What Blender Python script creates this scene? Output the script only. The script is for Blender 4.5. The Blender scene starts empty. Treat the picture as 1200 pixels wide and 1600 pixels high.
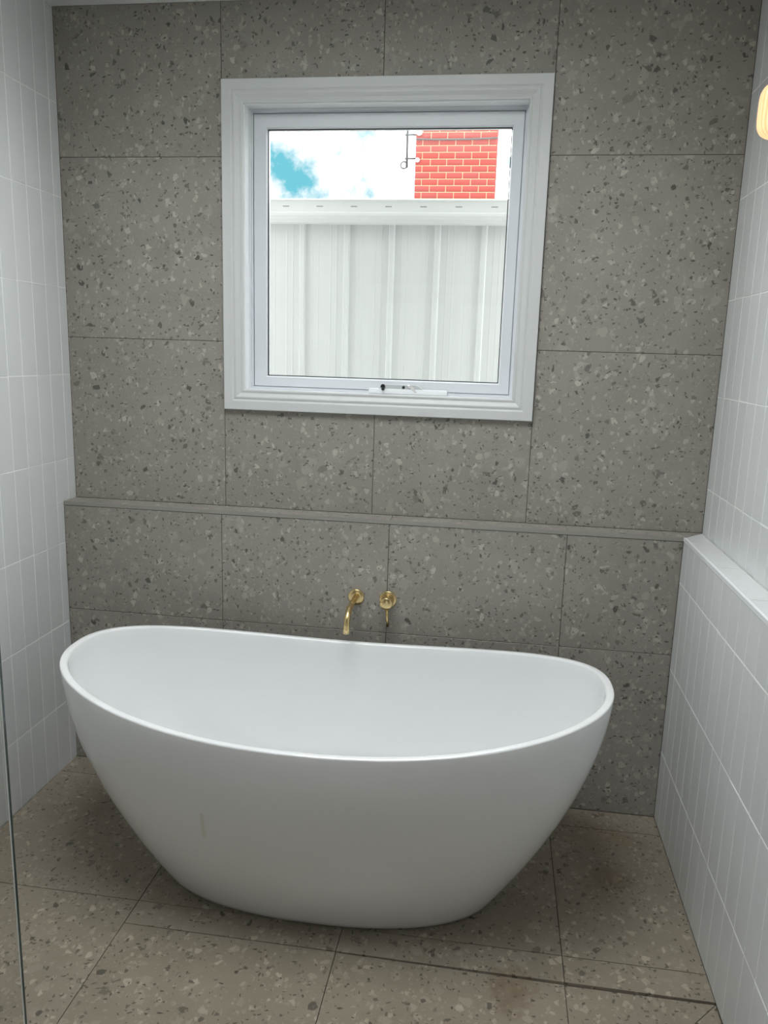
import bpy, bmesh, math, random
from mathutils import Vector, Matrix
random.seed(7)
S = bpy.context.scene
COL = S.collection

# ------------------------------------------------------------------ camera
F_PX, RX, RY, RZ = 1228.405, -0.1999, -0.0300, 0.1385
CAM = Vector((0.9451, -2.7048, 1.5731))
ROT = Matrix.Rotation(RZ, 3, 'Z') @ Matrix.Rotation(RX, 3, 'X') @ Matrix.Rotation(RY, 3, 'Y')   # columns: right, forward, up
cd = bpy.data.cameras.new('camera'); cam = bpy.data.objects.new('camera', cd); COL.objects.link(cam)
cd.sensor_fit = 'VERTICAL'; cd.sensor_height = 36.0; cd.lens = 36.0 * F_PX / 1600.0
cd.clip_start = 0.02; cd.clip_end = 300
M = Matrix((ROT.col[0], ROT.col[2], -ROT.col[1])).transposed().to_4x4(); M.translation = CAM
cam.matrix_world = M
S.camera = cam

def on(u, v, axis, val):
    """point where the photograph's pixel (u, v) meets the plane axis = val"""
    d = ROT @ Vector(((u - 600) / F_PX, 1.0, (800 - v) / F_PX))
    return CAM + d * ((val - CAM[axis]) / d[axis])

def ray_dir(u, v):
    return (ROT @ Vector(((u - 600) / F_PX, 1.0, (800 - v) / F_PX))).normalized()

# ------------------------------------------------------------------ view
vs = S.view_settings
vs.view_transform = 'Standard'; vs.look = 'None'; vs.gamma = 1.0; vs.use_curve_mapping = False
vs.exposure = 0.0

# ------------------------------------------------------------------ sky
SKY_CLOUD = (5.6, 5.7, 5.85, 1)
SKY_BLUE = (0.20, 0.66, 0.80, 1)
W = bpy.data.worlds.new('sky'); S.world = W; W.use_nodes = True
nt = W.node_tree; nt.nodes.clear()
wo = nt.nodes.new('ShaderNodeOutputWorld'); bg = nt.nodes.new('ShaderNodeBackground')
tc = nt.nodes.new('ShaderNodeTexCoord')
nz = nt.nodes.new('ShaderNodeTexNoise'); nz.inputs['Scale'].default_value = 24.0; nz.inputs['Detail'].default_value = 8; nz.inputs['Roughness'].default_value = 0.62
nt.links.new(tc.outputs['Generated'], nz.inputs['Vector'])
def sky_gap(u, v, k, amp):
    d = ray_dir(u, v)
    dot = nt.nodes.new('ShaderNodeVectorMath'); dot.operation = 'DISTANCE'
    nt.links.new(tc.outputs['Generated'], dot.inputs[0]); dot.inputs[1].default_value = d
    mr = nt.nodes.new('ShaderNodeMapRange'); mr.interpolation_type = 'SMOOTHSTEP'
    nt.links.new(dot.outputs['Value'], mr.inputs['Value'])
    mr.inputs['From Min'].default_value = 0; mr.inputs['From Max'].default_value = k
    mr.inputs['To Min'].default_value = amp; mr.inputs['To Max'].default_value = 0
    return mr.outputs['Result']
acc = nz.outputs['Fac']
for (u, v, k, a) in ((428, 248, .040, .15), (447, 262, .045, .16), (470, 280, .040, .15), (494, 301, .040, .16), (480, 268, .03, .08), (568, 201, .022, .16), (582, 304, .018, .12), (330, 150, .10, .15), (250, 330, .08, .15), (760, 90, .08, .14), (520, 40, .1, .14)):
    ad = nt.nodes.new('ShaderNodeMath'); ad.operation = 'ADD'
    nt.links.new(acc, ad.inputs[0]); nt.links.new(sky_gap(u, v, k, a), ad.inputs[1]); acc = ad.outputs[0]
cr = nt.nodes.new('ShaderNodeValToRGB')
cr.color_ramp.elements[0].position = 0.56; cr.color_ramp.elements[0].color = SKY_CLOUD
cr.color_ramp.elements[1].position = 0.77; cr.color_ramp.elements[1].color = SKY_BLUE
cm = cr.color_ramp.elements.new(0.60); cm.color = (1.15, 1.2, 1.25, 1)
nt.links.new(acc, cr.inputs['Fac']); nt.links.new(cr.outputs['Color'], bg.inputs['Color'])
bg.inputs['Strength'].default_value = 1.0
nt.links.new(bg.outputs[0], wo.inputs['Surface'])

# ------------------------------------------------------------------ room measures (metres)
XL, XR, XN = -0.598, 1.649, 1.5715          # left wall, right wall, face of the low wall on the right
ZC, ZLEDGE, DL = 2.6702, 1.0096, 0.0879     # ceiling, ledge height, ledge depth
YREAR = -4.30
DOOR = (-0.20, 1.20, 0.005, 2.10)            # x0, x1, z0, z1
SKYL = (-0.10, 1.15, -1.80, -0.70)           # added unseen skylight to fill the room with light: x0, x1, y0, y1
SKYL_SHAFT = 0.55  # deep shaft shapes the added light, keeping the wall tops darker
SKYL_RADIANCE = 10.4
ld = bpy.data.lights.new('added_skylight_fill', 'AREA'); ld.shape = 'RECTANGLE'  # added fill lamp inside the unseen skylight
ld.size = SKYL[1] - SKYL[0] - .08; ld.size_y = SKYL[3] - SKYL[2] - .08
ld.energy = SKYL_RADIANCE * math.pi * ld.size * ld.size_y; ld.color = (0.96, 0.99, 1.0)
lo = bpy.data.objects.new('added_skylight_fill', ld); COL.objects.link(lo)
lo.location = ((SKYL[0] + SKYL[1]) / 2, (SKYL[2] + SKYL[3]) / 2, ZC + SKYL_SHAFT)

# ------------------------------------------------------------------ material helpers
class NB:
    def __init__(s, name):
        s.m = bpy.data.materials.new(name); s.m.use_nodes = True
        s.t = s.m.node_tree; s.b = s.t.nodes['Principled BSDF']
    def n(s, typ, **kw):
        o = s.t.nodes.new(typ)
        for k, v in kw.items():
            if k in o.inputs: o.inputs[k].default_value = v
            else: setattr(o, k, v)
        return o
    def l(s, a, b): s.t.links.new(a, b)
    def math(s, op, a, b=None, c=None):
        o = s.t.nodes.new('ShaderNodeMath'); o.operation = op
        for i, x in enumerate((a, b, c)):
            if x is None: continue
            if isinstance(x, (int, float)): o.inputs[i].default_value = x
            else: s.l(x, o.inputs[i])
        return o.outputs[0]
    def mix(s, f, a, b, blend='MIX'):
        o = s.t.nodes.new('ShaderNodeMix'); o.data_type = 'RGBA'; o.blend_type = blend
        for sock, x in ((o.inputs[0], f), (o.inputs[6], a), (o.inputs[7], b)):
            if isinstance(x, (int, float)): sock.default_value = x
            elif isinstance(x, tuple): sock.default_value = (*x, 1) if len(x) == 3 else x
            else: s.l(x, sock)
        return o.outputs[2]
    def bump(s, h, strength, dist=0.002):
        o = s.n('ShaderNodeBump'); o.inputs['Strength'].default_value = strength; o.inputs['Distance'].default_value = dist
        s.l(h, o.inputs['Height']); s.l(o.outputs[0], s.b.inputs['Normal'])

def plain(name, color, rough=0.5, metal=0.0, noise=0.0, scale=40, coat=0.0, bump=0.0):
    k = NB(name); k.b.inputs['Roughness'].default_value = rough; k.b.inputs['Metallic'].default_value = metal
    k.b.inputs['Coat Weight'].default_value = coat
    t = k.n('ShaderNodeTexCoord'); n = k.n('ShaderNodeTexNoise', Scale=float(scale), Detail=4.0)
    k.l(t.outputs['Object'], n.inputs['Vector'])
    c2 = tuple(max(0, c * (1 - noise)) for c in color)
    k.l(k.mix(n.outputs['Fac'], color, c2), k.b.inputs['Base Color'])
    if bump: k.bump(n.outputs['Fac'], bump)
    return k.m

def terrazzo(name, base, base2, rough, tint=(1, 1, 1), brown_patches=()):
    k = NB(name)
    t = k.n('ShaderNodeTexCoord'); oi = k.n('ShaderNodeObjectInfo')
    r3 = k.n('ShaderNodeVectorMath', operation='SCALE'); r3.inputs[0].default_value = (13.1, 7.7, 5.3)
    k.l(k.math('MULTIPLY', oi.outputs['Random'], 17.0), r3.inputs['Scale'])
    ad = k.n('ShaderNodeVectorMath', operation='ADD'); k.l(t.outputs['Object'], ad.inputs[0]); k.l(r3.outputs[0], ad.inputs[1])
    P0 = ad.outputs[0]
    wn = k.n('ShaderNodeTexNoise', Scale=55.0, Detail=2.0); k.l(P0, wn.inputs['Vector'])
    ws = k.n('ShaderNodeVectorMath', operation='MULTIPLY_ADD'); k.l(wn.outputs['Color'], ws.inputs[0]); ws.inputs[1].default_value = (.008, .008, .008); k.l(P0, ws.inputs[2])
    P = ws.outputs[0]
    # matrix: cloudy cement with fine grain
    n1 = k.n('ShaderNodeTexNoise', Scale=7.0, Detail=5.0, Roughness=.6); k.l(P, n1.inputs['Vector'])
    n2 = k.n('ShaderNodeTexNoise', Scale=210.0, Detail=3.0, Roughness=.7); k.l(P, n2.inputs['Vector'])
    f = k.math('ADD', k.math('MULTIPLY', n1.outputs['Fac'], .75), k.math('MULTIPLY', n2.outputs['Fac'], .25))
    mr = k.n('ShaderNodeMapRange'); k.l(f, mr.inputs['Value']); mr.inputs['From Min'].default_value = .35; mr.inputs['From Max'].default_value = .65
    col = k.mix(mr.outputs[0], base, base2)
    def chips(col, scale, off, stretch, light, dark):
        # one cell pattern carries the pale chips (light) and the dark ones (dark): (share, edge inset, colour a, colour b, strength)
        mp = k.n('ShaderNodeMapping'); mp.vector_type = 'TEXTURE'; mp.inputs['Location'].default_value = off
        mp.inputs['Scale'].default_value = tuple(1 / q for q in stretch); mp.inputs['Rotation'].default_value = off
        k.l(P, mp.inputs['Vector'])
        v = k.n('ShaderNodeTexVoronoi', Scale=float(scale), Randomness=1.0); v.feature = 'F1'
        e = k.n('ShaderNodeTexVoronoi', Scale=float(scale), Randomness=1.0); e.feature = 'DISTANCE_TO_EDGE'
        k.l(mp.outputs[0], v.inputs['Vector']); k.l(mp.outputs[0], e.inputs['Vector'])
        sp = k.n('ShaderNodeSeparateColor'); k.l(v.outputs['Color'], sp.inputs[0])
        for (share, size, ca, cb, amount), hit in ((light, k.math('LESS_THAN', sp.outputs[0], light[0])), (dark, k.math('GREATER_THAN', sp.outputs[0], 1 - dark[0]))):
            ed = k.n('ShaderNodeMapRange'); k.l(e.outputs['Distance'], ed.inputs['Value'])
            ed.inputs['From Min'].default_value = size; ed.inputs['From Max'].default_value = size + .035
            mk = k.math('MULTIPLY', k.math('MULTIPLY', hit, ed.outputs[0]), amount)
            col = k.mix(mk, col, k.mix(sp.outputs[1], ca, cb))
        return col
    B = Vector(base)
    mul = lambda s: tuple(B * s)
    col = chips(col, 26, (1.1, 3.4, .8), (1, 1.3, 1), (.10, .12, mul(1.05), mul(1.28), .6), (.016, .19, mul(.50), mul(.78), 1))
    col = chips(col, 44, (.7, 1.4, 2.8), (1.6, 1, 1), (.085, .12, mul(1.10), mul(1.62), .85), (.026, .12, mul(.30), mul(.62), 1))
    col = chips(col, 66, (2.2, .4, .9), (1, 1.7, 1), (.11, .09, mul(1.08), mul(1.55), .75), (.028, .10, mul(.32), mul(.66), 1))
    col = chips(col, 92, (3.7, .4, 1.8), (2.1, 1, 1), (.09, .07, mul(.86), mul(1.25), .7), (.034, .07, mul(.28), mul(.60), 1))
    col = chips(col, 120, (1.7, 2.0, .5), (1, 1.8, 1), (.08, .06, mul(.88), mul(1.25), .7), (.030, .05, mul(.32), mul(.66), 1))
    for (sx_, sy_, sr_, sc_, amt_) in brown_patches:
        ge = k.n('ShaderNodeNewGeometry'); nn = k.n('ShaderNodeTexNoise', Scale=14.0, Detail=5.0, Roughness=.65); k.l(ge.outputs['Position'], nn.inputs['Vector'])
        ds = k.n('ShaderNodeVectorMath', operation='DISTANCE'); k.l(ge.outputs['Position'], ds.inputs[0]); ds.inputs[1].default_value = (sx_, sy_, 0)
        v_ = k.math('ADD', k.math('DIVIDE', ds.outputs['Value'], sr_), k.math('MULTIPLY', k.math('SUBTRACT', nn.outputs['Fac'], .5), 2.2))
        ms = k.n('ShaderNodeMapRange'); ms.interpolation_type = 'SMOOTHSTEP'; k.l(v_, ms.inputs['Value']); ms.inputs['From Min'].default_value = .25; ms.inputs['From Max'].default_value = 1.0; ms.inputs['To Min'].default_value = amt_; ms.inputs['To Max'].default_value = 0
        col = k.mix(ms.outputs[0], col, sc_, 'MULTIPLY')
    k.l(k.mix(1.0, col, tint, 'MULTIPLY'), k.b.inputs['Base Color'])
    k.b.inputs['Roughness'].default_value = rough
    k.b.inputs['IOR'].default_value = 1.45
    k.bump(n2.outputs['Fac'], .06, .001)
    return k.m

TZ_WALL = terrazzo('terrazzo_wall_tile', (.330, .309, .272), (.280, .260, .227), .42)
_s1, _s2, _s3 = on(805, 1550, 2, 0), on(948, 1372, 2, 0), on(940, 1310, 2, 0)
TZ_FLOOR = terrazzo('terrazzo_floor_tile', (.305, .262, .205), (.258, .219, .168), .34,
                    brown_patches=((_s1.x, _s1.y, .085, (.52, .43, .27), .55), (_s2.x, _s2.y, .10, (.66, .50, .30), .4), (_s3.x, _s3.y, .13, (.75, .58, .38), .3)))  # dirt patch towards the front, two plain browner patches further back
GROUT_D = plain('grey_grout', (.085, .08, .07), .9, noise=.3, scale=60)
GROUT_F = plain('brown_grout', (.12, .095, .07), .9, noise=.3, scale=60)
GROUT_W = plain('white_grout', (.90, .90, .88), .85, noise=.05, scale=60)
PAINT = plain('white_paint', (.80, .81, .80), .6, noise=.03, scale=12)
ARCH = plain('white_satin_paint', (.66, .675, .67), .4, noise=.02, scale=20)
TRIM_W = plain('white_gloss_paint', (.84, .855, .87), .28, noise=.02, scale=20)
ALU = plain('white_powdercoat', (.74, .765, .80), .32, noise=.02, scale=30)
TRIM_M = plain('pale_metal_edge_trim', (.36, .345, .315), .4, .3, noise=.08, scale=30)
BLACK = plain('black_plastic', (.012, .012, .014), .35, noise=.1)
CHROME = plain('chrome', (.8, .8, .8), .15, 1.0, noise=.05)
BRASS = plain('brushed_brass', (.78, .60, .30), .24, 1.0, noise=.14, scale=120)
SHEETW = plain('white_steel_sheet', (.68, .695, .685), .45, noise=.06, scale=5)
SLOT = plain('dark_slot', (.20, .20, .19), .8)
GROUND = plain('gravel_ground', (.42, .40, .36), .95, noise=.4, scale=25)
POLE = plain('weathered_steel', (.07, .07, .075), .7, .0, noise=.2)
CABLE = plain('grey_cable', (.09, .085, .085), .7, noise=.1)
MORTAR = plain('cream_mortar', (.46, .37, .22), .9, noise=.15, scale=30)
INSUL = plain('white_ceramic', (.85, .83, .84), .3, noise=.05)

def white_tile():
    k = NB('white_glazed_tile')
    t = k.n('ShaderNodeTexCoord'); oi = k.n('ShaderNodeObjectInfo')
    n = k.n('ShaderNodeTexNoise', Scale=9.0, Detail=2.0)
    r3 = k.n('ShaderNodeVectorMath', operation='SCALE'); r3.inputs[0].default_value = (3.1, 7.7, 5.3); k.l(k.math('MULTIPLY', oi.outputs['Random'], 9.0), r3.inputs['Scale'])
    ad = k.n('ShaderNodeVectorMath', operation='ADD'); k.l(t.outputs['Object'], ad.inputs[0]); k.l(r3.outputs[0], ad.inputs[1])
    k.l(ad.outputs[0], n.inputs['Vector'])
    k.l(k.mix(oi.outputs['Random'], (.735, .752, .752), (.705, .72, .72)), k.b.inputs['Base Color'])
    k.b.inputs['Roughness'].default_value = .22
    k.bump(n.outputs['Fac'], .25, .006)
    return k.m
WTILE = white_tile()

def acrylic():
    k = NB('white_gloss_acrylic')
    t = k.n('ShaderNodeTexCoord'); n = k.n('ShaderNodeTexNoise', Scale=3.0, Detail=2.0); k.l(t.outputs['Object'], n.inputs['Vector'])
    c = k.mix(n.outputs['Fac'], (.86, .87, .872), (.845, .857, .862))
    sp = k.n('ShaderNodeSeparateXYZ'); k.l(t.outputs['Object'], sp.inputs[0])
    ps = on(338, 1255, 1, -.84) - Vector((.5111, -.5933, 0))       # faint beige vertical mark on the outside
    mk = k.math('MULTIPLY', k.math('LESS_THAN', k.math('ABSOLUTE', k.math('SUBTRACT', sp.outputs[0], ps.x)), .006), k.math('LESS_THAN', k.math('ABSOLUTE', k.math('SUBTRACT', sp.outputs[2], ps.z)), .042))
    mk = k.math('MULTIPLY', k.math('MULTIPLY', mk, k.math('LESS_THAN', sp.outputs[1], -.15)), .25)
    k.l(k.mix(mk, c, (.60, .50, .36)), k.b.inputs['Base Color'])
    k.b.inputs['Roughness'].default_value = .02; k.b.inputs['IOR'].default_value = 1.6; k.b.inputs['Coat Weight'].default_value = .5; k.b.inputs['Coat Roughness'].default_value = .015
    return k.m
ACRYL = acrylic()

def clear_glass(name, tint, refl=1.0):
    k = NB(name); t = k.t; t.nodes.remove(k.b)
    out = t.nodes['Material Output']
    tr = k.n('ShaderNodeBsdfTransparent'); tr.inputs[0].default_value = (*tint, 1)
    gl = k.n('ShaderNodeBsdfGlossy'); gl.inputs['Roughness'].default_value = 0.0
    fr = k.n('ShaderNodeFresnel'); fr.inputs['IOR'].default_value = 1.45
    mx = k.n('ShaderNodeMixShader')
    ge = k.n('ShaderNodeNewGeometry')
    k.l(k.math('MULTIPLY', fr.outputs[0], k.math('SUBTRACT', 1.0, ge.outputs['Backfacing'])), mx.inputs[0]); k.l(tr.outputs[0], mx.inputs[1]); k.l(gl.outputs[0], mx.inputs[2])
    k.l(mx.outputs[0], out.inputs['Surface'])
    return k.m
GLASS = clear_glass('window_glass', (.97, .985, .98))
SCREEN = clear_glass('shower_screen_glass', (.95, .955, .945))
EDGE = plain('polished_glass_edge', (.05, .075, .07), .08, noise=.2)

ARRIS = plain('painted_edge_highlight', (.75, .78, .77), .25, noise=.05)  # pale colour paints the bright highlight along the glass arris

def brick_mat():
    k = NB('red_brick'); oi = k.n('ShaderNodeObjectInfo'); t = k.n('ShaderNodeTexCoord')
    n = k.n('ShaderNodeTexNoise', Scale=30.0, Detail=4.0); k.l(t.outputs['Object'], n.inputs['Vector'])
    c = k.mix(oi.outputs['Random'], (.31, .046, .034), (.27, .05, .042))
    k.l(k.mix(k.math('MULTIPLY', n.outputs['Fac'], .5), c, (.23, .04, .035)), k.b.inputs['Base Color'])
    k.b.inputs['Roughness'].default_value = .85; k.bump(n.outputs['Fac'], .3)
    return k.m
BRICK = brick_mat()

def glow_mat():
    k = NB('lit_ribbed_glass')
    k.b.inputs['Base Color'].default_value = (.30, .20, .12, 1); k.b.inputs['Roughness'].default_value = .3
    t = k.n('ShaderNodeTexCoord'); sp = k.n('ShaderNodeSeparateXYZ'); k.l(t.outputs['Object'], sp.inputs[0])
    ang = k.math('ARCTAN2', sp.outputs[1], k.math('SUBTRACT', sp.outputs[0], SCONCE_DX))
    rib = k.math('MULTIPLY_ADD', k.math('COSINE', k.math('MULTIPLY', ang, 24.0)), .5, .5)
    k.l(k.mix(rib, (1.0, .46, .18), (1.0, .64, .36)), k.b.inputs['Emission Color'])
    k.b.inputs['Emission Strength'].default_value = 1.25
    return k.m
SCONCE_DX = -.06
GLOW = None

# ------------------------------------------------------------------ mesh helpers
def mesh_obj(name, V, Fc, mat, parent=None, smooth=False, mats=None, fm=None):
    me = bpy.data.meshes.new(name); me.from_pydata([tuple(v) for v in V], [], Fc); me.update()
    if mats:
        for m in mats: me.materials.append(m)
        for p, i in zip(me.polygons, fm): p.material_index = i
    elif mat: me.materials.append(mat)
    bm = bmesh.new(); bm.from_mesh(me); bmesh.ops.recalc_face_normals(bm, faces=bm.faces); bm.to_mesh(me); bm.free()
    if smooth:
        for p in me.polygons: p.use_smooth = True
    o = bpy.data.objects.new(name, me); COL.objects.link(o)
    if parent: o.parent = parent
    return o

def box_vf(x0, x1, y0, y1, z0, z1, V=None, Fc=None):
    V = [] if V is None else V; Fc = [] if Fc is None else Fc
    b = len(V)
    V += [(x0, y0, z0), (x1, y0, z0), (x1, y1, z0), (x0, y1, z0), (x0, y0, z1), (x1, y0, z1), (x1, y1, z1), (x0, y1, z1)]
    Fc += [tuple(b + i for i in f) for f in ((0, 3, 2, 1), (4, 5, 6, 7), (0, 1, 5, 4), (1, 2, 6, 5), (2, 3, 7, 6), (3, 0, 4, 7))]
    return V, Fc

def boxes(name, bl, mat, parent=None):
    V, Fc = [], []
    for b in bl: box_vf(*b, V, Fc)
    return mesh_obj(name, V, Fc, mat, parent)

def bevel_box(name, x0, x1, y0, y1, z0, z1, mat, parent=None, bev=.003, seg=2):
    c = Vector(((x0 + x1) / 2, (y0 + y1) / 2, (z0 + z1) / 2))
    V, Fc = box_vf(x0 - c.x, x1 - c.x, y0 - c.y, y1 - c.y, z0 - c.z, z1 - c.z)
    o = mesh_obj(name, V, Fc, mat, parent); o.location = c
    bm = bmesh.new(); bm.from_mesh(o.data)
    bmesh.ops.bevel(bm, geom=bm.edges[:], offset=bev, segments=seg, affect='EDGES', profile=.5)
    bm.to_mesh(o.data); bm.free()
    for p in o.data.polygons: p.use_smooth = True
    return o

def empty(name, loc=(0, 0, 0)):
    o = bpy.data.objects.new(name, None); COL.objects.link(o); o.location = loc; o.empty_display_size = .05
    return o

def tag(o, label=None, cat=None, group=None, kind=None):
    if label: o['label'] = label
    if cat: o['category'] = cat
    if group: o['group'] = group
    if kind: o['kind'] = kind
    return o

_tc = {}
def tile_mesh(w, h, t, c, mat):
    """tile lying in local XY, face at z = 0, body below; chamfered edge c"""
    key = (round(w, 4), round(h, 4), t, c, mat.name)
    if key in _tc: return _tc[key]
    a, b = w / 2, h / 2
    V = [(-a, -b, -t), (a, -b, -t), (a, b, -t), (-a, b, -t), (-a, -b, -c), (a, -b, -c), (a, b, -c), (-a, b, -c),
         (-a + c, -b + c, 0), (a - c, -b + c, 0), (a - c, b - c, 0), (-a + c, b - c, 0)]
    Fc = [(0, 3, 2, 1)] + [(i, (i + 1) % 4, 4 + (i + 1) % 4, 4 + i) for i in range(4)] + [(4 + i, 4 + (i + 1) % 4, 8 + (i + 1) % 4, 8 + i) for i in range(4)] + [(8, 9, 10, 11)]
    me = bpy.data.meshes.new('tile'); me.from_pydata(V, [], Fc); me.materials.append(mat); me.update()
    _tc[key] = me
    return me

def put_tile(parent, center, udir, vdir, w, h, mat, t=.008, c=.0008, gap=.002, tilt=0.0, name='tile'):
    u, v = Vector(udir), Vector(vdir); n = u.cross(v)
    o = bpy.data.objects.new(name, tile_mesh(w - gap, h - gap, t, c, mat)); COL.objects.link(o)
    R = Matrix((u, v, n)).transposed()
    if tilt:
        R = R @ Matrix.Rotation(random.uniform(-tilt, tilt), 3, 'X') @ Matrix.Rotation(random.uniform(-tilt, tilt), 3, 'Y')
    m = R.to_4x4(); m.translation = Vector(center)
    o.parent = parent; o.matrix_local = m
    return o

# ================================================================== THE ROOM
TH = .004                                   # tile thickness over the grout bed
# ---- back wall with its low service wall and ledge
WX0, WX1, WZ0, WZ1 = .061, .995, 1.428, 2.363          # clear opening inside the architrave
OX0, OX1, OZ0, OZ1 = WX0 - .012, WX1 + .012, WZ0 - .012, WZ1 + .012
BY = .0010
wall_back = boxes('wall_back', [
    (XL - .25, OX0, BY, .12, -.3, 2.738), (OX1, XR + .25, BY, .12, -.3, 2.738),
    (OX0, OX1, BY, .12, -.3, OZ0), (OX0, OX1, BY, .12, OZ1, 2.738),
    (XL, XR, -DL + BY, BY, 0, ZLEDGE - .0085)], GROUT_D)
wall_back.data.materials.append(plain('cream_render', (.62, .60, .55), .9, noise=.1, scale=10))
for p_ in wall_back.data.polygons:
    if p_.center.y > .119: p_.material_index = 1
tag(wall_back, 'grey terrazzo tiled back wall with a ledge and the window', kind='structure')
UA, UB, UC = -.0147, .5245, 1.0637
Z1, Z2, Z3 = 2.1998, 1.5957, .6028
def btile(x0, x1, z0, z1, y=0.0):
    put_tile(wall_back, ((x0 + x1) / 2, y, (z0 + z1) / 2), (1, 0, 0), (0, 0, 1), x1 - x0, z1 - z0, TZ_WALL, t=TH)
for x0, x1 in ((XL, UA), (UC, XR)):
    for z0, z1 in ((ZLEDGE, Z2), (Z2, Z1), (Z1, ZC)): btile(x0, x1, z0, z1)
for x0, x1 in ((UA, UB), (UB, UC)):
    btile(x0, x1, ZLEDGE, OZ0 - .0005); btile(x0, x1, OZ1 + .0005, ZC)
for x0, x1 in ((XL, 0), (0, .6), (.6, 1.2), (1.2, XN)):
    btile(x0, x1, 0, Z3, -DL); btile(x0, x1, Z3, ZLEDGE - .0135, -DL)
# ledge top tiles (the right-hand one mitred) and pale metal trim along the edge
def ledge_tile(name, pts, mat, parent, z=ZLEDGE, t=.008):
    c = sum((Vector((p[0], p[1], 0)) for p in pts), Vector()) / len(pts)
    n = len(pts); V = [(p[0] - c.x, p[1] - c.y, -t) for p in pts] + [(p[0] - c.x, p[1] - c.y, 0) for p in pts]
    Fc = [tuple(range(n - 1, -1, -1)), tuple(range(n, 2 * n))] + [(i, (i + 1) % n, n + (i + 1) % n, n + i) for i in range(n)]
    o = mesh_obj(name, V, Fc, mat, parent); o.location = (c.x, c.y, z); return o
e = .001
LX = [XL, 0, .6, 1.2]
for a, b in zip(LX[:-1], LX[1:]):
    ledge_tile('ledge_tile', [(a + e, -DL), (b - e, -DL), (b - e, -.001), (a + e, -.001)], TZ_WALL, wall_back)
ledge_tile('ledge_tile', [(1.2 + e, -DL), (XN - e, -DL), (XR - .003, -.001), (1.2 + e, -.001)], TZ_WALL, wall_back)
boxes('edge_trim', [(XL + .001, XN - .001, -DL - .0015, -DL + .006, ZLEDGE - .0125, ZLEDGE + .0005)], TRIM_M, wall_back)

# ---- white stacked tiles
ROWS = [0, .253, .5555, .858, 1.1605, 1.463, 1.7655, 2.068, 2.3705, ZC]
def col_edges(y_start, first, pitch, y_end):
    E = [y_start]; y = first
    while y > y_end:
        if y < E[-1] - .012: E.append(y)
        y -= pitch
    return E + [y_end]
def wtile(parent, x, side, y0, y1, z0, z1):
    # side +1: faces +X (left wall); -1: faces -X (right wall)
    ud = (0, 1, 0) if side > 0 else (0, -1, 0)
    put_tile(parent, (x, (y0 + y1) / 2, (z0 + z1) / 2), ud, (0, 0, 1), abs(y1 - y0), z1 - z0, WTILE, t=TH, c=.0012, gap=.0026, tilt=.0035)
TAUPE = plain('taupe_wall_paint', (.38, .36, .33), .7, noise=.04, scale=10)  # unseen rear walls toned darker to cut bounced light
YT, YT2 = -2.35, -1.75                       # where the tiling ends
def two_tone(o, y):
    o.data.materials.append(TAUPE)
    for p_ in o.data.polygons:
        if p_.center.y < y: p_.material_index = 1
wall_left = boxes('wall_left', [(XL - .20, XL - BY, YT, .12, -.3, 2.738), (XL - .20, XL - BY, YREAR, YT, -.3, 2.738)], GROUT_W); two_tone(wall_left, YT)
tag(wall_left, 'white stacked vertical tile wall on the left', kind='structure')
for i in range(len(ROWS) - 1):
    z0, z1 = ROWS[i], ROWS[i + 1]
    if z1 <= ZLEDGE: E_ = col_edges(-DL, -.129, .0803, YT)
    else: E_ = col_edges(-.001, -.0487, .0803, YT)
    for a, b in zip(E_[:-1], E_[1:]):
        if z0 < ZLEDGE < z1 and b > -DL - .001:      # beside the ledge: start above it
            wtile(wall_left, XL, 1, a, b, ZLEDGE, z1)
        elif z0 < ZLEDGE < z1 and a > -DL:
            wtile(wall_left, XL, 1, a, b, ZLEDGE, z1); wtile(wall_left, XL, 1, -DL, b, z0, ZLEDGE)
        else: wtile(wall_left, XL, 1, a, b, z0, z1)

wall_right = boxes('wall_right', [(XR + BY, XR + .20, YT2, .12, -.3, 2.738), (XR + BY, XR + .20, YREAR, YT2, -.3, 2.738), (XN + BY, XR + BY, YT2, -DL, 0, ZLEDGE - .0085), (XN + BY, XR + BY, YREAR, YT2, 0, ZLEDGE - .0085)], GROUT_W); two_tone(wall_right, YT2)
tag(wall_right, 'white stacked tile wall on the right above a low tiled wall', kind='structure')
RR = [ZLEDGE] + [z for z in ROWS if z > ZLEDGE]
for z0, z1 in zip(RR[:-1], RR[1:]):
    E_ = col_edges(-.001, -.0787, .0801, YT2)
    for a, b in zip(E_[:-1], E_[1:]): wtile(wall_right, XR, -1, a, b, z0, z1)
RN = [z for z in ROWS if z < ZLEDGE] + [ZLEDGE - .011]
for z0, z1 in zip(RN[:-1], RN[1:]):
    E_ = col_edges(-DL, -.1587, .0801, YT2)
    for a, b in zip(E_[:-1], E_[1:]): wtile(wall_right, XN, -1, a, b, z0, z1)
yy = [-.001, -.155, -.457, -.759, -1.061, -1.363, -1.665]
for i, (a, b) in enumerate(zip(yy[:-1], yy[1:])):
    p = [(XN + .002, b + e), (XR - .002, b + e), (XR - .002, a - e), (XN + .002, a - e)]
    if i == 0: p = [(XN + .002, b + e), (XR - .002, b + e), (XR - .002, -.004), (XN + .002, -DL - .002)]
    ledge_tile('ledge_tile', p, WTILE, wall_right)
boxes('edge_trim', [(XN - .0015, XN + .007, YT2, -DL - .002, ZLEDGE - .0105, ZLEDGE + .0008)], TRIM_W, wall_right)

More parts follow.
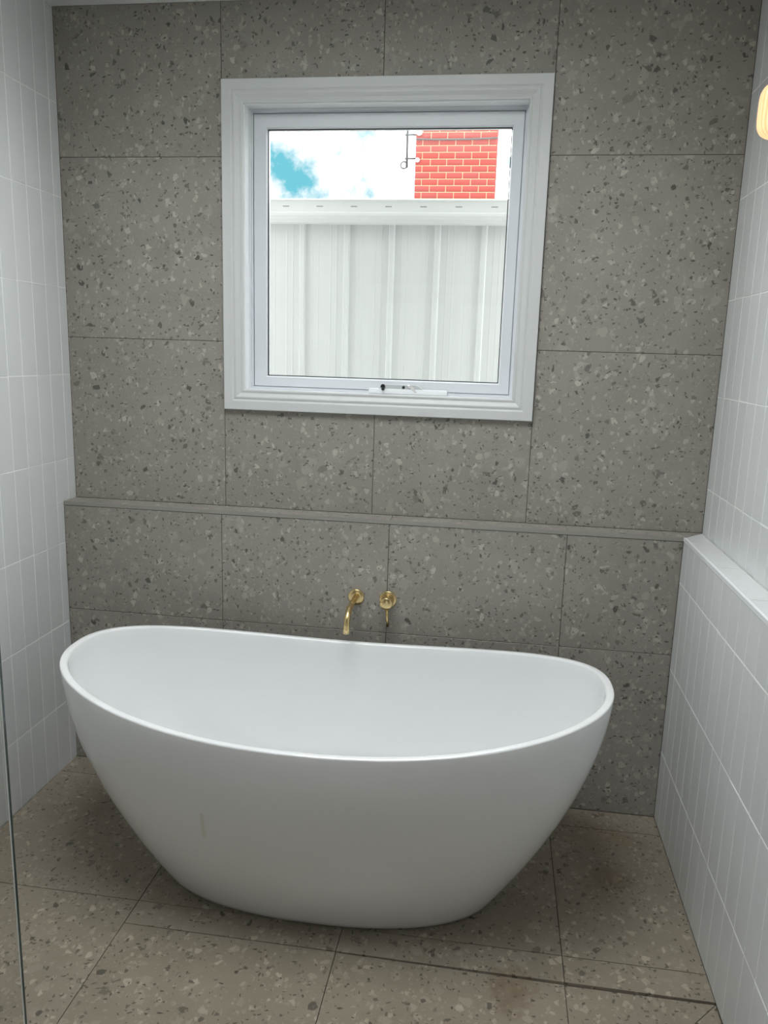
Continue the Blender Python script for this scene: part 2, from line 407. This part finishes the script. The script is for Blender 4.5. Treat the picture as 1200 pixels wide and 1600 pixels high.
# ---- floor
floor = boxes('floor', [(XL - .2, XR + .2, YREAR - .2, -.05, -.20, -.0085)], GROUT_F)
tag(floor, 'beige terrazzo tiled bathroom floor', kind='structure')
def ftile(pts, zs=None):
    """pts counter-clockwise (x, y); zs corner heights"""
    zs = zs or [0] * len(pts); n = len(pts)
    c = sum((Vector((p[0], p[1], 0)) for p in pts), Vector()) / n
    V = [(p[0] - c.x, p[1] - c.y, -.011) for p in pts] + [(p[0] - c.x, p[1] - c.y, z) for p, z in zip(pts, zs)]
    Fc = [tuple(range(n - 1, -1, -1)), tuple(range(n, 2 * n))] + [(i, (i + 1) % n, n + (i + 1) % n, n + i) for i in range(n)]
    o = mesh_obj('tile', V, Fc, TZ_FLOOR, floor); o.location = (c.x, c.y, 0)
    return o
def frect(x0, x1, y0, y1, z=None, g=.0011):
    return ftile([(x0 + g, y0 + g), (x1 - g, y0 + g), (x1 - g, y1 - g), (x0 + g, y1 - g)], z)
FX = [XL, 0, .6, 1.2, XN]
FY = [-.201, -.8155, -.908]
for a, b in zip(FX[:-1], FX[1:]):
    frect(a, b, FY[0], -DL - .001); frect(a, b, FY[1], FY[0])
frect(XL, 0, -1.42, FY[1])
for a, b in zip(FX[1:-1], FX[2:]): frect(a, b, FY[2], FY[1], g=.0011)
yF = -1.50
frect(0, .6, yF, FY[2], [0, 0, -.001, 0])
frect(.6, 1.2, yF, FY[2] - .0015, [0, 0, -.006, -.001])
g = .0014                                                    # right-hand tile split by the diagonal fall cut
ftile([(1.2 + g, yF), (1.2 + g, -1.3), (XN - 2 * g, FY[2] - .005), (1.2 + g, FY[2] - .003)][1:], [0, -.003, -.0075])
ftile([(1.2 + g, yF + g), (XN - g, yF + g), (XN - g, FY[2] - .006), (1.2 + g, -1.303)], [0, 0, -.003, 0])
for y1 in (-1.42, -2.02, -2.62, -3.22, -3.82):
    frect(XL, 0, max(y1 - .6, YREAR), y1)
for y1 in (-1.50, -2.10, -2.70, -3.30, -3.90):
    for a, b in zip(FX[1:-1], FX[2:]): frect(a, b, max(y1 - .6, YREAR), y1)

# ---- ceiling and the wall behind the photographer
a0_, a1_, b0_, b1_ = SKYL
ceiling = boxes('ceiling', [(XL - .2, a0_, YREAR - .2, .12, ZC, ZC + .06), (a1_, XR + .2, YREAR - .2, .12, ZC, ZC + .06),
                            (a0_, a1_, YREAR - .2, b0_, ZC, ZC + .06), (a0_, a1_, b1_, .12, ZC, ZC + .06)], PAINT)
skyl = empty('added_skylight', ((a0_ + a1_) / 2, (b0_ + b1_) / 2, ZC)); tag(skyl, 'added rectangular skylight with white frame, out of view, filling the room with light', kind='structure')
sw, sd = (a1_ - a0_) / 2, (b1_ - b0_) / 2
sh = SKYL_SHAFT
boxes('shaft', [(-sw - .02, -sw - .0005, -sd - .02, sd + .02, .0605, sh + .06), (sw + .0005, sw + .02, -sd - .02, sd + .02, .0605, sh + .06),
                (-sw, sw, -sd - .02, -sd - .0005, .0605, sh + .06), (-sw, sw, sd + .0005, sd + .02, .0605, sh + .06)], PAINT, skyl)
boxes('frame', [(-sw, -sw + .035, -sd, sd, sh + .002, sh + .05), (sw - .035, sw, -sd, sd, sh + .002, sh + .05),
                (-sw + .035, sw - .035, -sd, -sd + .035, sh + .002, sh + .05), (-sw + .035, sw - .035, sd - .035, sd, sh + .002, sh + .05)], TRIM_W, skyl)
boxes('diffuser_pane', [(-sw + .035, sw - .035, -sd + .035, sd - .035, sh + .012, sh + .018)], PAINT, skyl)
d0, d1, h0, h1 = DOOR
wall_rear = boxes('wall_rear', [(XL - .2, d0, YREAR - .12, YREAR, -.2, ZC + .12), (d1, XR + .2, YREAR - .12, YREAR, -.2, ZC + .12),
                                (d0, d1, YREAR - .12, YREAR, h1, ZC + .12), (d0, d1, YREAR - .12, YREAR, -.2, h0)], TAUPE)
tag(wall_rear, 'taupe painted wall behind the photographer', kind='structure')
door = empty('door_1', ((d0 + d1) / 2, YREAR - .06, h0)); tag(door, 'white double door with softly glowing frosted panes in the wall behind the photographer', kind='structure')
hw = (d1 - d0) / 2; hh = h1 - h0
FROST = NB('daylit_frosted_glass'); FROST.b.inputs['Base Color'].default_value = (.75, .78, .78, 1); FROST.b.inputs['Roughness'].default_value = .5
FROST.b.inputs['Emission Color'].default_value = (.93, .97, 1.0, 1); FROST.b.inputs['Emission Strength'].default_value = .75  # even emission stands in for daylight behind the frosted panes
st = .07
for s_ in (-1, 1):
    xa, xb = (-hw + .003, -.0015) if s_ < 0 else (.0015, hw - .003)
    leaf = boxes('door_leaf', [(xa, xa + st, -.02, .02, .004, hh - .003), (xb - st, xb, -.02, .02, .004, hh - .003), (xa + st, xb - st, -.02, .02, .004, .16), (xa + st, xb - st, -.02, .02, hh - .09, hh - .003), (xa + st, xb - st, -.02, .02, .98, 1.06)], TRIM_W, door)
    for za, zz in ((.16, .98), (1.06, hh - .09)):
        boxes('frosted_pane', [(xa + st + .0005, xb - st - .0005, -.005, .005, za + .0005, zz - .0005)], FROST.m, leaf)
boxes('door_frame', [(-hw - .07, -hw, .0605, .078, -.005, hh + .07), (hw, hw + .07, .0605, .078, -.005, hh + .07), (-hw, hw, .0605, .078, hh, hh + .07)], TRIM_W, door)

# ================================================================== WINDOW
WC = Vector(((WX0 + WX1) / 2, 0, (WZ0 + WZ1) / 2))
win = empty('window_1', (WC.x, 0, WZ0)); tag(win, 'square white awning window with moulded architrave in the tiled wall', kind='structure')
def ring_sweep(name, prof, x0, x1, z0, z1, mat, parent, base=(0, 0, 0), smooth=False):
    """prof: closed list of (inward offset, y) swept round the rectangle with mitred corners"""
    V, Fc = [], []; n = len(prof)
    for cx, cz, sx, sz in ((x0, z0, 1, 1), (x1, z0, -1, 1), (x1, z1, -1, -1), (x0, z1, 1, -1)):
        for (o_, y) in prof: V.append((cx + sx * o_ - base[0], y - base[1], cz + sz * o_ - base[2]))
    for k in range(4):
        for i in range(n):
            j = (i + 1) % n; k2 = (k + 1) % 4
            Fc.append((k * n + i, k * n + j, k2 * n + j, k2 * n + i))
    return mesh_obj(name, V, Fc, mat, parent, smooth)
wb = (WC.x, 0, WZ0)
AX0, AX1, AZ0, AZ1 = -.011, 1.062, 1.3615, 2.434
ring_sweep('architrave', [(0, 0), (0, -.016), (.002, -.018), (.030, -.018), (.033, -.0165), (.035, -.0145), (.038, -.0145), (.041, -.0165), (.046, -.0165), (.052, -.013), (.058, -.009), (.062, -.009), (.064, -.0105), (.068, -.0105), (.0715, -.009), (.0715, .004), (.03, .004)],
           AX0, AX1, AZ0, AZ1, ARCH, win, wb)
# jamb lining and the aluminium outer frame
ring_sweep('jamb', [(-.011, -.002), (.004, -.002), (.004, .042), (-.011, .042)], WX0, WX1, WZ0, WZ1, TRIM_W, win, wb)
ring_sweep('outer_frame', [(-.011, .0425), (.009, .0425), (.009, .055), (.014, .055), (.014, .062), (.010, .064), (.010, .1003), (.022, .1003), (.022, .118), (-.011, .118)], WX0, WX1, WZ0, WZ1, ALU, win, wb)
# awning sash
SX0, SX1, SZ0, SZ1 = WX0 + .0155, WX1 - .0155, WZ0 + .0155, WZ1 - .0155
sash = empty('sash', (0, 0, 0)); sash.parent = win
GX0, GX1, GZ0, GZ1 = .1225, .9425, 1.480, 2.3015
V, Fc = [], []
prof = [(0, .066), (0, .060), (.0015, .0585)]
def rect_loop(x0, x1, z0, z1, y): return [(x0 - wb[0], y, z0 - wb[2]), (x1 - wb[0], y, z0 - wb[2]), (x1 - wb[0], y, z1 - wb[2]), (x0 - wb[0], y, z1 - wb[2])]
loops = [rect_loop(SX0, SX1, SZ0, SZ1, .100), rect_loop(SX0, SX1, SZ0, SZ1, .060), rect_loop(SX0 + .0015, SX1 - .0015, SZ0 + .0015, SZ1 - .0015, .0585),
         rect_loop(GX0 - .004, GX1 + .004, GZ0 - .004, GZ1 + .004, .0585), rect_loop(GX0 - .001, GX1 + .001, GZ0 - .001, GZ1 + .001, .062), rect_loop(GX0, GX1, GZ0, GZ1, .067),
         rect_loop(GX0, GX1, GZ0, GZ1, .100)]
for lp in loops: V += lp
nl = len(loops)
for k in range(nl):
    k2 = (k + 1) % nl
    for i in range(4):
        j = (i + 1) % 4; Fc.append((k * 4 + i, k * 4 + j, k2 * 4 + j, k2 * 4 + i))
mesh_obj('sash_frame', V, Fc, ALU, sash)
boxes('glass_pane', [(GX0 - wb[0] + .0005, GX1 - wb[0] - .0005, .076, .081, GZ0 - wb[2] + .0005, GZ1 - wb[2] - .0005)], GLASS, sash)
ring_sweep('glazing_gasket', [(0, .0705), (.003, .0705), (.003, .0755), (0, .0755)], GX0 + .0004, GX1 - .0004, GZ0 + .0004, GZ1 - .0004, BLACK, sash, wb)

# chain winder on the sill
def lathe(name, prof, mat, parent=None, seg=32, smooth=True, cap=True):
    """prof (r, z) revolved round local Z"""
    V, Fc = [], []; n = len(prof)
    for i in range(seg):
        a = 2 * math.pi * i / seg
        for r, z in prof: V.append((r * math.cos(a), r * math.sin(a), z))
    for i in range(seg):
        j = (i + 1) % seg
        for k in range(n - 1): Fc.append((i * n + k, j * n + k, j * n + k + 1, i * n + k + 1))
    if cap:
        Fc.append(tuple(i * n for i in range(seg))); Fc.append(tuple(i * n + n - 1 for i in range(seg)))
    o = mesh_obj(name, V, Fc, mat, parent)
    if smooth:
        for p in o.data.polygons: p.use_smooth = len(p.vertices) == 4
    return o
def tube(name, pts, r, mat, parent=None, seg=16, rads=None):
    pts = [Vector(p) for p in pts]; V, Fc = [], []; prev = None
    for i, p in enumerate(pts):
        t = ((pts[min(i + 1, len(pts) - 1)] - p).normalized() + (p - pts[max(i - 1, 0)]).normalized())
        t.normalize()
        if prev is None: nrm = t.orthogonal().normalized()
        else: nrm = (prev - t * prev.dot(t)).normalized()
        prev = nrm; b = t.cross(nrm); rr = rads[i] if rads else r
        for k in range(seg):
            a = 2 * math.pi * k / seg; V.append(p + (nrm * math.cos(a) + b * math.sin(a)) * rr)
    for i in range(len(pts) - 1):
        for k in range(seg):
            k2 = (k + 1) % seg; Fc.append((i * seg + k, i * seg + k2, (i + 1) * seg + k2, (i + 1) * seg + k))
    Fc.append(tuple(range(seg))); Fc.append(tuple((len(pts) - 1) * seg + k for k in range(seg)))
    o = mesh_obj(name, V, Fc, mat, parent)
    for p in o.data.polygons: p.use_smooth = len(p.vertices) == 4
    return o
def extrude_outline(name, pts, y0, y1, mat, parent=None, base=(0, 0, 0), bev=.0):
    """pts (x, z) outline extruded from y0 to y1"""
    n = len(pts)
    V = [(p[0] - base[0], y0 - base[1], p[1] - base[2]) for p in pts] + [(p[0] - base[0], y1 - base[1], p[1] - base[2]) for p in pts]
    Fc = [tuple(range(n)), tuple(range(2 * n - 1, n - 1, -1))] + [(i, (i + 1) % n, n + (i + 1) % n, n + i) for i in range(n)]
    o = mesh_obj(name, V, Fc, mat, parent)
    if bev:
        bm = bmesh.new(); bm.from_mesh(o.data); bmesh.ops.bevel(bm, geom=bm.edges[:], offset=bev, segments=2, affect='EDGES', profile=.5); bm.to_mesh(o.data); bm.free()
    return o
WY = .030
pa, pb = on(576, 612, 1, WY), on(698, 616, 1, WY)
wx0, wx1 = pa.x, pb.x
zb = WZ0 + .0045
winder = empty('chain_winder', (0, 0, 0)); winder.parent = win
bevel_box('winder_box', wx0 - wb[0], wx1 - wb[0], WY, .0575, zb - wb[2], zb + .018 - wb[2], TRIM_W, winder, .002)
hx0, hx1 = on(590, 600, 1, WY).x, on(662, 600, 1, WY).x
hump = []
for i in range(25):
    t = i / 24; x = hx0 + (hx1 - hx0) * t
    hump.append((x, zb + .016 + .017 * min(1, math.sin(math.pi * t) * 2.1) ** .8))
extrude_outline('winder_cover', [(hx0, zb + .012)] + hump + [(hx1, zb + .012)], WY + .003, .0575, plain('grey_winder_plastic', (.55, .57, .58), .4, noise=.03), winder, wb, .0012)
def knob_at(name, u, v, r, d, mat, parent):
    p = on(u, v, 1, WY + .003)
    o = lathe(name, [(r, 0), (r, d * .8), (r * .8, d)], mat, parent, 16)
    o.location = (p.x - wb[0], WY + .0035, p.z - wb[2]); o.rotation_euler = (math.pi / 2, 0, 0)
    return o
crank = knob_at('crank_stub', 599, 607.5, .0048, .020, BLACK, winder)
knob_at('crank_knob', 598.5, 603.5, .0078, .010, BLACK, winder)
knob_at('screw_hole_disc', 630.5, 605.5, .0052, .0016, BLACK, winder)  # black disc standing in for the dark screw hole
knob_at('lock_barrel', 639, 604, .0055, .004, CHROME, winder)
kp = on(643, 606, 1, WY)
key = extrude_outline('key', [(kp.x - .010, kp.z + .006), (kp.x - .004, kp.z + .008), (kp.x + .004, kp.z + .003), (kp.x + .010, kp.z - .006), (kp.x + .019, kp.z - .015), (kp.x + .016, kp.z - .018), (kp.x + .004, kp.z - .010), (kp.x - .003, kp.z - .004)], WY - .002, WY + .0005, plain('nickel_key', (.74, .72, .70), .4, .0, noise=.1), winder, wb)

# ================================================================== BATH
def bath():
    root = empty('bathtub', (.5111, -.5933, 0)); root.rotation_euler = (0, 0, .0083)
    tag(root, 'white oval freestanding bathtub with flared sides and thin raised rim', 'bathtub')
    SEG = 128
    a1, b1, n1, a0, b0, n0, ka, kb_ = .7947, .398, 2.3418, .4962, .2299, 2.2557, 1.6411, 1.9548
    def rim_z(X): return .6056 + .0812 * abs(X) ** 2.0241
    def unit(n):
        out = []
        for i in range(SEG):
            t = 2 * math.pi * i / SEG; c, s = math.cos(t), math.sin(t)
            out.append((math.copysign(abs(c) ** (2 / n), c), math.copysign(abs(s) ** (2 / n), s)))
        return out
    rings = []
    for s in [0, .015, .04] + [i / 26 for i in range(2, 27)]:
        a = a0 + (a1 - a0) * (1 - (1 - s) ** ka); b = b0 + (b1 - b0) * (1 - (1 - s) ** kb_); n = n0 + (n1 - n0) * s
        if s == 0: a -= .004; b -= .004
        rings.append([(a * X, b * Y, s * (rim_z(X) - .005) + (.002 if s == 0 else 0)) for X, Y in unit(n)])
    U = unit(n1)
    def top(off, dz): return [((a1 - off) * X, (b1 - off) * Y, rim_z(X) + dz) for X, Y in U]
    rings += [top(.0004, -.0025), top(.002, -.0006), top(.005, 0), top(.0155, 0), top(.0185, -.0006), top(.021, -.003), top(.0225, -.008)]
    # inside: down to a rounded floor
    ai, bi = a1 - .0225, b1 - .0225
    for i in range(1, 25):
        t = i / 24
        a = .47 + (ai - .47) * (1 - t ** 1.9); b = .20 + (bi - .20) * (1 - t ** 2.3)
        z = lambda X: (rim_z(X) - .008) * (1 - t) + .115 * t
        n = n1 + (2.5 - n1) * t
        rings.append([(a * X, b * Y, z(X)) for X, Y in unit(n)])
    for f_, dz in ((.93, -.018), (.8, -.030), (.55, -.036), (.25, -.04)):
        rings.append([(.47 * f_ * X, .20 * f_ * Y, .115 + dz) for X, Y in unit(2.5)])
    V = [p for r in rings for p in r]; Fc = []
    for k in range(len(rings) - 1):
        for i in range(SEG):
            j = (i + 1) % SEG; Fc.append((k * SEG + i, k * SEG + j, (k + 1) * SEG + j, (k + 1) * SEG + i))
    Fc.append(tuple(range(SEG))); Fc.append(tuple((len(rings) - 1) * SEG + i for i in range(SEG)))
    o = mesh_obj('shell', V, Fc, ACRYL, root, smooth=True)
    d = lathe('waste_plug', [(.034, 0), (.034, .004), (.026, .007), (.0, .0075)], CHROME, root, 32, cap=False); d.location = (0, 0, .0755)
    return root
bath()

# ================================================================== TAPWARE
def tapware():
    y = -DL
    # spout
    r = empty('bath_spout', (.491, y, .728)); tag(r, 'brushed brass wall spout bending down over the bath', 'tap')
    p = lathe('cover_plate', [(.0285, 0), (.0285, .0055), (.0265, .0075), (.012, .0078)], BRASS, r, 48); p.rotation_euler = (math.pi / 2, 0, 0)
    tip = on(535, 988, 1, -.262)
    L = .175; bend = .055; pts = [(0, .0, 0), (0, -(L - bend), 0)]
    for i in range(1, 11):
        a = (math.radians(78)) * i / 10
        pts.append((0, -(L - bend) - bend * math.sin(a), -bend * (1 - math.cos(a))))
    last = Vector(pts[-1]); d = Vector((0, -math.cos(math.radians(78)), -math.sin(math.radians(78))))
    pts.append(tuple(last + d * .030))
    tube('spout_tube', pts, .0105, BRASS, r, 24)
    en = tube('aerator', [tuple(last + d * .0295), tuple(last + d * .0312)], .0078, CHROME, r, 20)
    # mixer
    m = empty('wall_mixer', (.6045, y, .727)); tag(m, 'round brushed brass wall mixer with thin downward pin lever', 'mixer tap')
    p = lathe('cover_plate', [(.0305, 0), (.0305, .0055), (.0285, .0075), (.019, .0078)], BRASS, m, 48); p.rotation_euler = (math.pi / 2, 0, 0)
    b = lathe('mixer_body', [(.0215, .0075), (.0215, .022), (.0207, .0225), (.0207, .024), (.0215, .0245), (.0215, .056), (.0203, .058), (.001, .0582)], BRASS, m, 48); b.rotation_euler = (math.pi / 2, 0, 0)
    tube('lever', [(.002, -.046, -.019), (.0045, -.048, -.05), (.0075, -.051, -.082)], .0048, BRASS, m, 16)
tapware()

# ================================================================== SHOWER SCREEN
def screen():
    y = -1.50; x1 = .098; h = 2.05
    r = empty('shower_screen', (XL, y, 0)); tag(r, 'frameless clear glass shower screen with polished edge by the left wall', 'shower screen')
    w = x1 - XL
    P = [(.001, -.005), (w - .0018, -.005), (w, -.0032), (w, .0032), (w - .0018, .005), (.001, .005)]
    V = [(x, yy_, .001) for x, yy_ in P] + [(x, yy_, h) for x, yy_ in P]
    Fc = [(0, 1, 7, 6), (1, 2, 8, 7), (2, 3, 9, 8), (3, 4, 10, 9), (4, 5, 11, 10), (5, 0, 6, 11), (5, 4, 3, 2, 1, 0), (6, 7, 8, 9, 10, 11)]
    mesh_obj('glass_panel', V, Fc, None, r, mats=[SCREEN, EDGE, ARRIS], fm=[0, 2, 1, 2, 0, 1, 1, 1])
    for z in (.25, 1.8):
        boxes('wall_bracket', [(.0, .045, -.012, -.0055, z - .025, z + .025), (.0, .045, .0055, .012, z - .025, z + .025), (-.0, .0008, -.012, .012, z - .025, z + .025)], CHROME, r)
screen()

# ================================================================== SCONCE
def sconce():
    yl = -.50
    pl = on(1186, 172, 1, yl); zt, zb_ = on(1193, 133, 1, yl).z, on(1193, 212, 1, yl).z
    R_, zc, H = .046, (zt + zb_) / 2, (zt - zb_) * 1.16
    cx = pl.x + R_
    r = empty('wall_sconce', (XR, yl, zc)); tag(r, 'warm lit ribbed glass wall sconce beside the tiled back wall', 'wall light')
    global SCONCE_DX; SCONCE_DX = cx - XR; GLOW = glow_mat()
    # ribbed pill-shaped shade
    V, Fc = [], []; seg, n = 96, 24
    for k in range(n + 1):
        t = k / n; z = -H / 2 + H * t
        q_ = 2 * t - 1; rad = R_ * (max(0, 1 - abs(q_) ** 4.5)) ** .5
        for i in range(seg):
            a = 2 * math.pi * i / seg; rr = rad * (1 + .022 * math.cos(a * 24))
            V.append((cx - XR + rr * math.cos(a), rr * math.sin(a), z))
    for k in range(n):
        for i in range(seg):
            j = (i + 1) % seg; Fc.append((k * seg + i, k * seg + j, (k + 1) * seg + j, (k + 1) * seg + i))
    mesh_obj('glass_shade', V, Fc, GLOW, r, smooth=True)
    bk = lathe('backplate', [(.036, 0.0005), (.036, .010), (.033, .012), (.001, .012)], BRASS, r, 40); bk.rotation_euler = (0, -math.pi / 2, 0)
    tube('arm', [(-.008, 0, 0), (cx - XR + R_ * .95, 0, 0)] if cx + R_ * .95 < XR - .01 else [(-.004, 0, 0), (-.016, 0, 0)], .008, BRASS, r, 12)
sconce()

# ================================================================== OUTSIDE
ground = boxes('ground', [(-30, 30, .12, 60, -.6, -.40)], GROUND); tag(ground, 'pale gravel yard between the house and the shed', kind='structure')

eave = boxes('added_eave_soffit', [(XL - 3, XR + 3, .1205, .47, 2.74, 2.76)], PAINT); tag(eave, 'added white eave lining out of view, keeping sky light off the shed', kind='structure')  # unseen eave added to block sky light from the shed wall
roof = mesh_obj('house_roof', [(XL - 3, .50, 2.765), (XR + 3, .50, 2.765), (XR + 3, -5.0, 5.0), (XL - 3, -5.0, 5.0), (XL - 3, .50, 2.80), (XR + 3, .50, 2.80), (XR + 3, -5.0, 5.04), (XL - 3, -5.0, 5.04)],
                [(0, 1, 2, 3), (4, 5, 6, 7), (0, 1, 5, 4), (1, 2, 6, 5), (2, 3, 7, 6), (3, 0, 4, 7)], plain('grey_roof_tiles', (.12, .11, .11), .8, noise=.3, scale=8)); tag(roof, 'sloping grey roof of the house above the ceiling', kind='structure')

def shed():
    Y = .85; pitch = .1990; x0 = .051 - pitch * 12; zt = 2.135; zb_ = -.40
    r = empty('garden_shed', (.45, Y, zb_)); tag(r, 'white ribbed steel shed with a slotted gutter outside the window', 'shed')
    def sheet(k):
        xs = x0 + k * pitch * 4
        prof = []
        for i in range(4):
            c = i * pitch + pitch / 2
            lo_ = i * pitch
            prof += [(lo_, 0)] if i == 0 else []
            for f_ in (.035, ): pass
            # minor swages in the pans, then the rib
            for g_ in (.028, .055):
                prof += [(lo_ + g_ - .004, 0), (lo_ + g_ - .002, -.0006), (lo_ + g_ + .002, -.0006), (lo_ + g_ + .004, 0)]
            prof += [(c - .014, 0), (c - .009, -.013), (c + .009, -.013), (c + .014, 0)]
            for g_ in (.144, .171):
                prof += [(lo_ + g_ - .004, 0), (lo_ + g_ - .002, -.0006), (lo_ + g_ + .002, -.0006), (lo_ + g_ + .004, 0)]
            prof += [(lo_ + pitch, 0)]
        V, Fc = [], []
        for (x, y) in prof: V += [(x, y, 0), (x, y, zt - zb_), (x, y + .004, 0), (x, y + .004, zt - zb_)]
        for i in range(len(prof) - 1):
            a, b = 4 * i, 4 * i + 4
            Fc += [(a, b, b + 1, a + 1), (a + 2, a + 3, b + 3, b + 2), (a, a + 2, b + 2, b), (a + 1, b + 1, b + 3, a + 3)]
        o = mesh_obj('wall_sheet', V, Fc, SHEETW, r); o.location = (xs - pitch / 2 - .45, 0, 0)
    for k in range(6): sheet(k)
    L0, L1 = x0 - .2 - .45, x0 + pitch * 24 + .1 - .45
    # quad gutter profile (y towards the house is negative)
    gz = zb_
    prof = [(-.030, 2.128), (-.085, 2.104), (-.104, 2.108), (-.1145, 2.121), (-.1185, 2.136), (-.1185, 2.146), (-.1165, 2.150), (-.1165, 2.192), (-.120, 2.194), (-.121, 2.1985), (-.118, 2.2025), (-.112, 2.2025), (-.112, 2.196), (-.1135, 2.150), (-.112, 2.138), (-.100, 2.114), (-.085, 2.110), (-.034, 2.134), (-.034, 2.21), (-.030, 2.21)]
    V, Fc = [], []; n = len(prof)
    for x in (L0, L1):
        for (y, z) in prof: V.append((x, y, z - gz))
    for i in range(n): j = (i + 1) % n; Fc.append((i, j, n + j, n + i))
    g_ = mesh_obj('gutter', V, Fc, SHEETW, r)
    p0 = on(447, 322, 1, Y - .1165); p1 = on(773, 323, 1, Y - .1165); st = (p1.x - p0.x) / 6
    for i in range(-3, 11):
        x = p0.x + st * i - .45
        boxes('overflow_slot', [(x - .014, x + .014, -.1169, -.1160, p0.z - .002 - gz, p0.z + .0015 - gz)], SLOT, g_)
    # roof sheet rising behind the gutter
    V, Fc = [], []
    for x in (L0, L1):
        V += [(x, -.05, 2.185 - gz), (x, 3.2, 2.32 - gz), (x, 3.2, 2.30 - gz), (x, -.05, 2.165 - gz)]
    for i in range(4): j = (i + 1) % 4; Fc.append((i, j, 4 + j, 4 + i))
    Fc += [(0, 1, 2, 3), (7, 6, 5, 4)]
    mesh_obj('roof_sheet', V, Fc, SHEETW, r)
shed()

def chimney():
    Y = 9.4
    bl = on(646.75, 308.5, 1, Y); br = on(772.5, 308.5, 1, Y)
    x0, x1 = bl.x, br.x; w = x1 - x0; D = .62
    L = w / 4.93; ch = L * 9.75 / 25.55
    zref = on(700, 300.25, 1, Y).z                    # a bed joint
    r = empty('brick_chimney', ((x0 + x1) / 2, Y, -.40)); tag(r, 'red brick chimney with cream mortar standing beyond the shed roof', 'chimney')
    ox, oz = (x0 + x1) / 2, -.40
    ztop = zref + ch * 15
    boxes('mortar_core', [(x0 - ox + .006, x1 - ox - .006, .006, D - .006, 0, ztop - oz - .004)], MORTAR, r)
    cache = {}
    def brick(cx, cy, z, sx, sy):
        key = (round(sx, 4), round(sy, 4))
        if key not in cache:
            o = bevel_box('brick', -sx / 2, sx / 2, -sy / 2, sy / 2, -(ch - .011) / 2, (ch - .011) / 2, BRICK, r, .0025, 1)
            cache[key] = o.data
        else:
            o = bpy.data.objects.new('brick', cache[key]); COL.objects.link(o); o.parent = r
        o.location = (cx - ox, cy, z - oz)
    for k in range(-8, 15):
        z = zref + ch * (k + .5); g_ = .011
        if k % 2 == 0: edges = [x0, x0 + L * .93] + [x0 + L * (.93 + i) for i in (1, 2, 3)] + [x1]
        else: edges = [x0] + [x0 + L * (.43 + i) for i in range(5)] + [x1]
        for i, (a, b) in enumerate(zip(edges[:-1], edges[1:])):
            a_ = a + (g_ / 2 if i else 0); b_ = b - (g_ / 2 if i < len(edges) - 2 else 0)
            brick((a_ + b_) / 2, .055, z, b_ - a_, .11)
        for x in (x0 + .055, x1 - .055):
            ys = [.11, .365, .62] if k % 2 == 0 else [.11, .24, .50, .62]
            for a, b in zip(ys[:-1], ys[1:]): brick(x, (a + b) / 2 + g_ / 2, z, .11, b - a - g_)
    # mast clamped to the chimney's left side
    ym = Y + .08
    P = lambda u, v: on(u, v, 1, ym)
    m = empty('antenna_mast', tuple(P(635.5, 262))); tag(m, 'thin grey steel mast bracketed to the left of the chimney', 'mast')
    b0 = Vector(m.location)
    tube('mast_pole', [(0, 0, 0), tuple(Vector((P(638, 150).x, ym, P(638, 150).z)) - b0)], .017, POLE, m, 10)
    for v in (211, 248):
        q0, q1 = P(633, v) - b0, P(649, v) - b0
        tube('bracket', [(q0.x, -.012, q0.z), (x0 - b0.x - .001, -.012, q0.z)], .013, POLE, m, 8)
    c = P(631, 258) - b0
    tube('cable_loop', [(c.x + .047 * math.cos(a), 0, c.z + .047 * math.sin(a)) for a in [2 * math.pi * i / 28 for i in range(28)]], .012, CABLE, m, 8)
    i1 = on(655, 206, 1, Y - .04); i2 = on(652, 249.5, 1, Y - .04)
    for nm, p, rr, lab in (('insulator', i1, .045, 'larger white ceramic insulator near the top of the visible brickwork'), ('insulator', i2, .032, 'small white ceramic insulator low on the chimney corner')):
        o = lathe(nm, [(rr * .5, -.0), (rr, .010), (rr, .028), (rr * .7, .040), (.001, .042)], INSUL, None, 24)
        o.location = (p.x, Y - .0005, p.z); o.rotation_euler = (math.pi / 2, 0, 0); tag(o, lab, 'insulator', 'insulators on the chimney')
    a, b = on(650, 217.5, 1, Y - .03), on(777, 215.5, 1, Y - .03)
    pts = [(a.x - .3, Y - .03, a.z - .01)] + [tuple(a.lerp(b, i / 10) + Vector((0, 0, -.012 * math.sin(math.pi * i / 10)))) for i in range(11)] + [(b.x + .01, Y - .03, b.z), (b.x + .012, Y + .5, b.z + .01)]
    wv = tube('service_wire', pts[1:-1], .012, CABLE, None, 8)
    tag(wv, 'thin grey wire strung across the upper chimney brickwork', 'wire')
chimney()
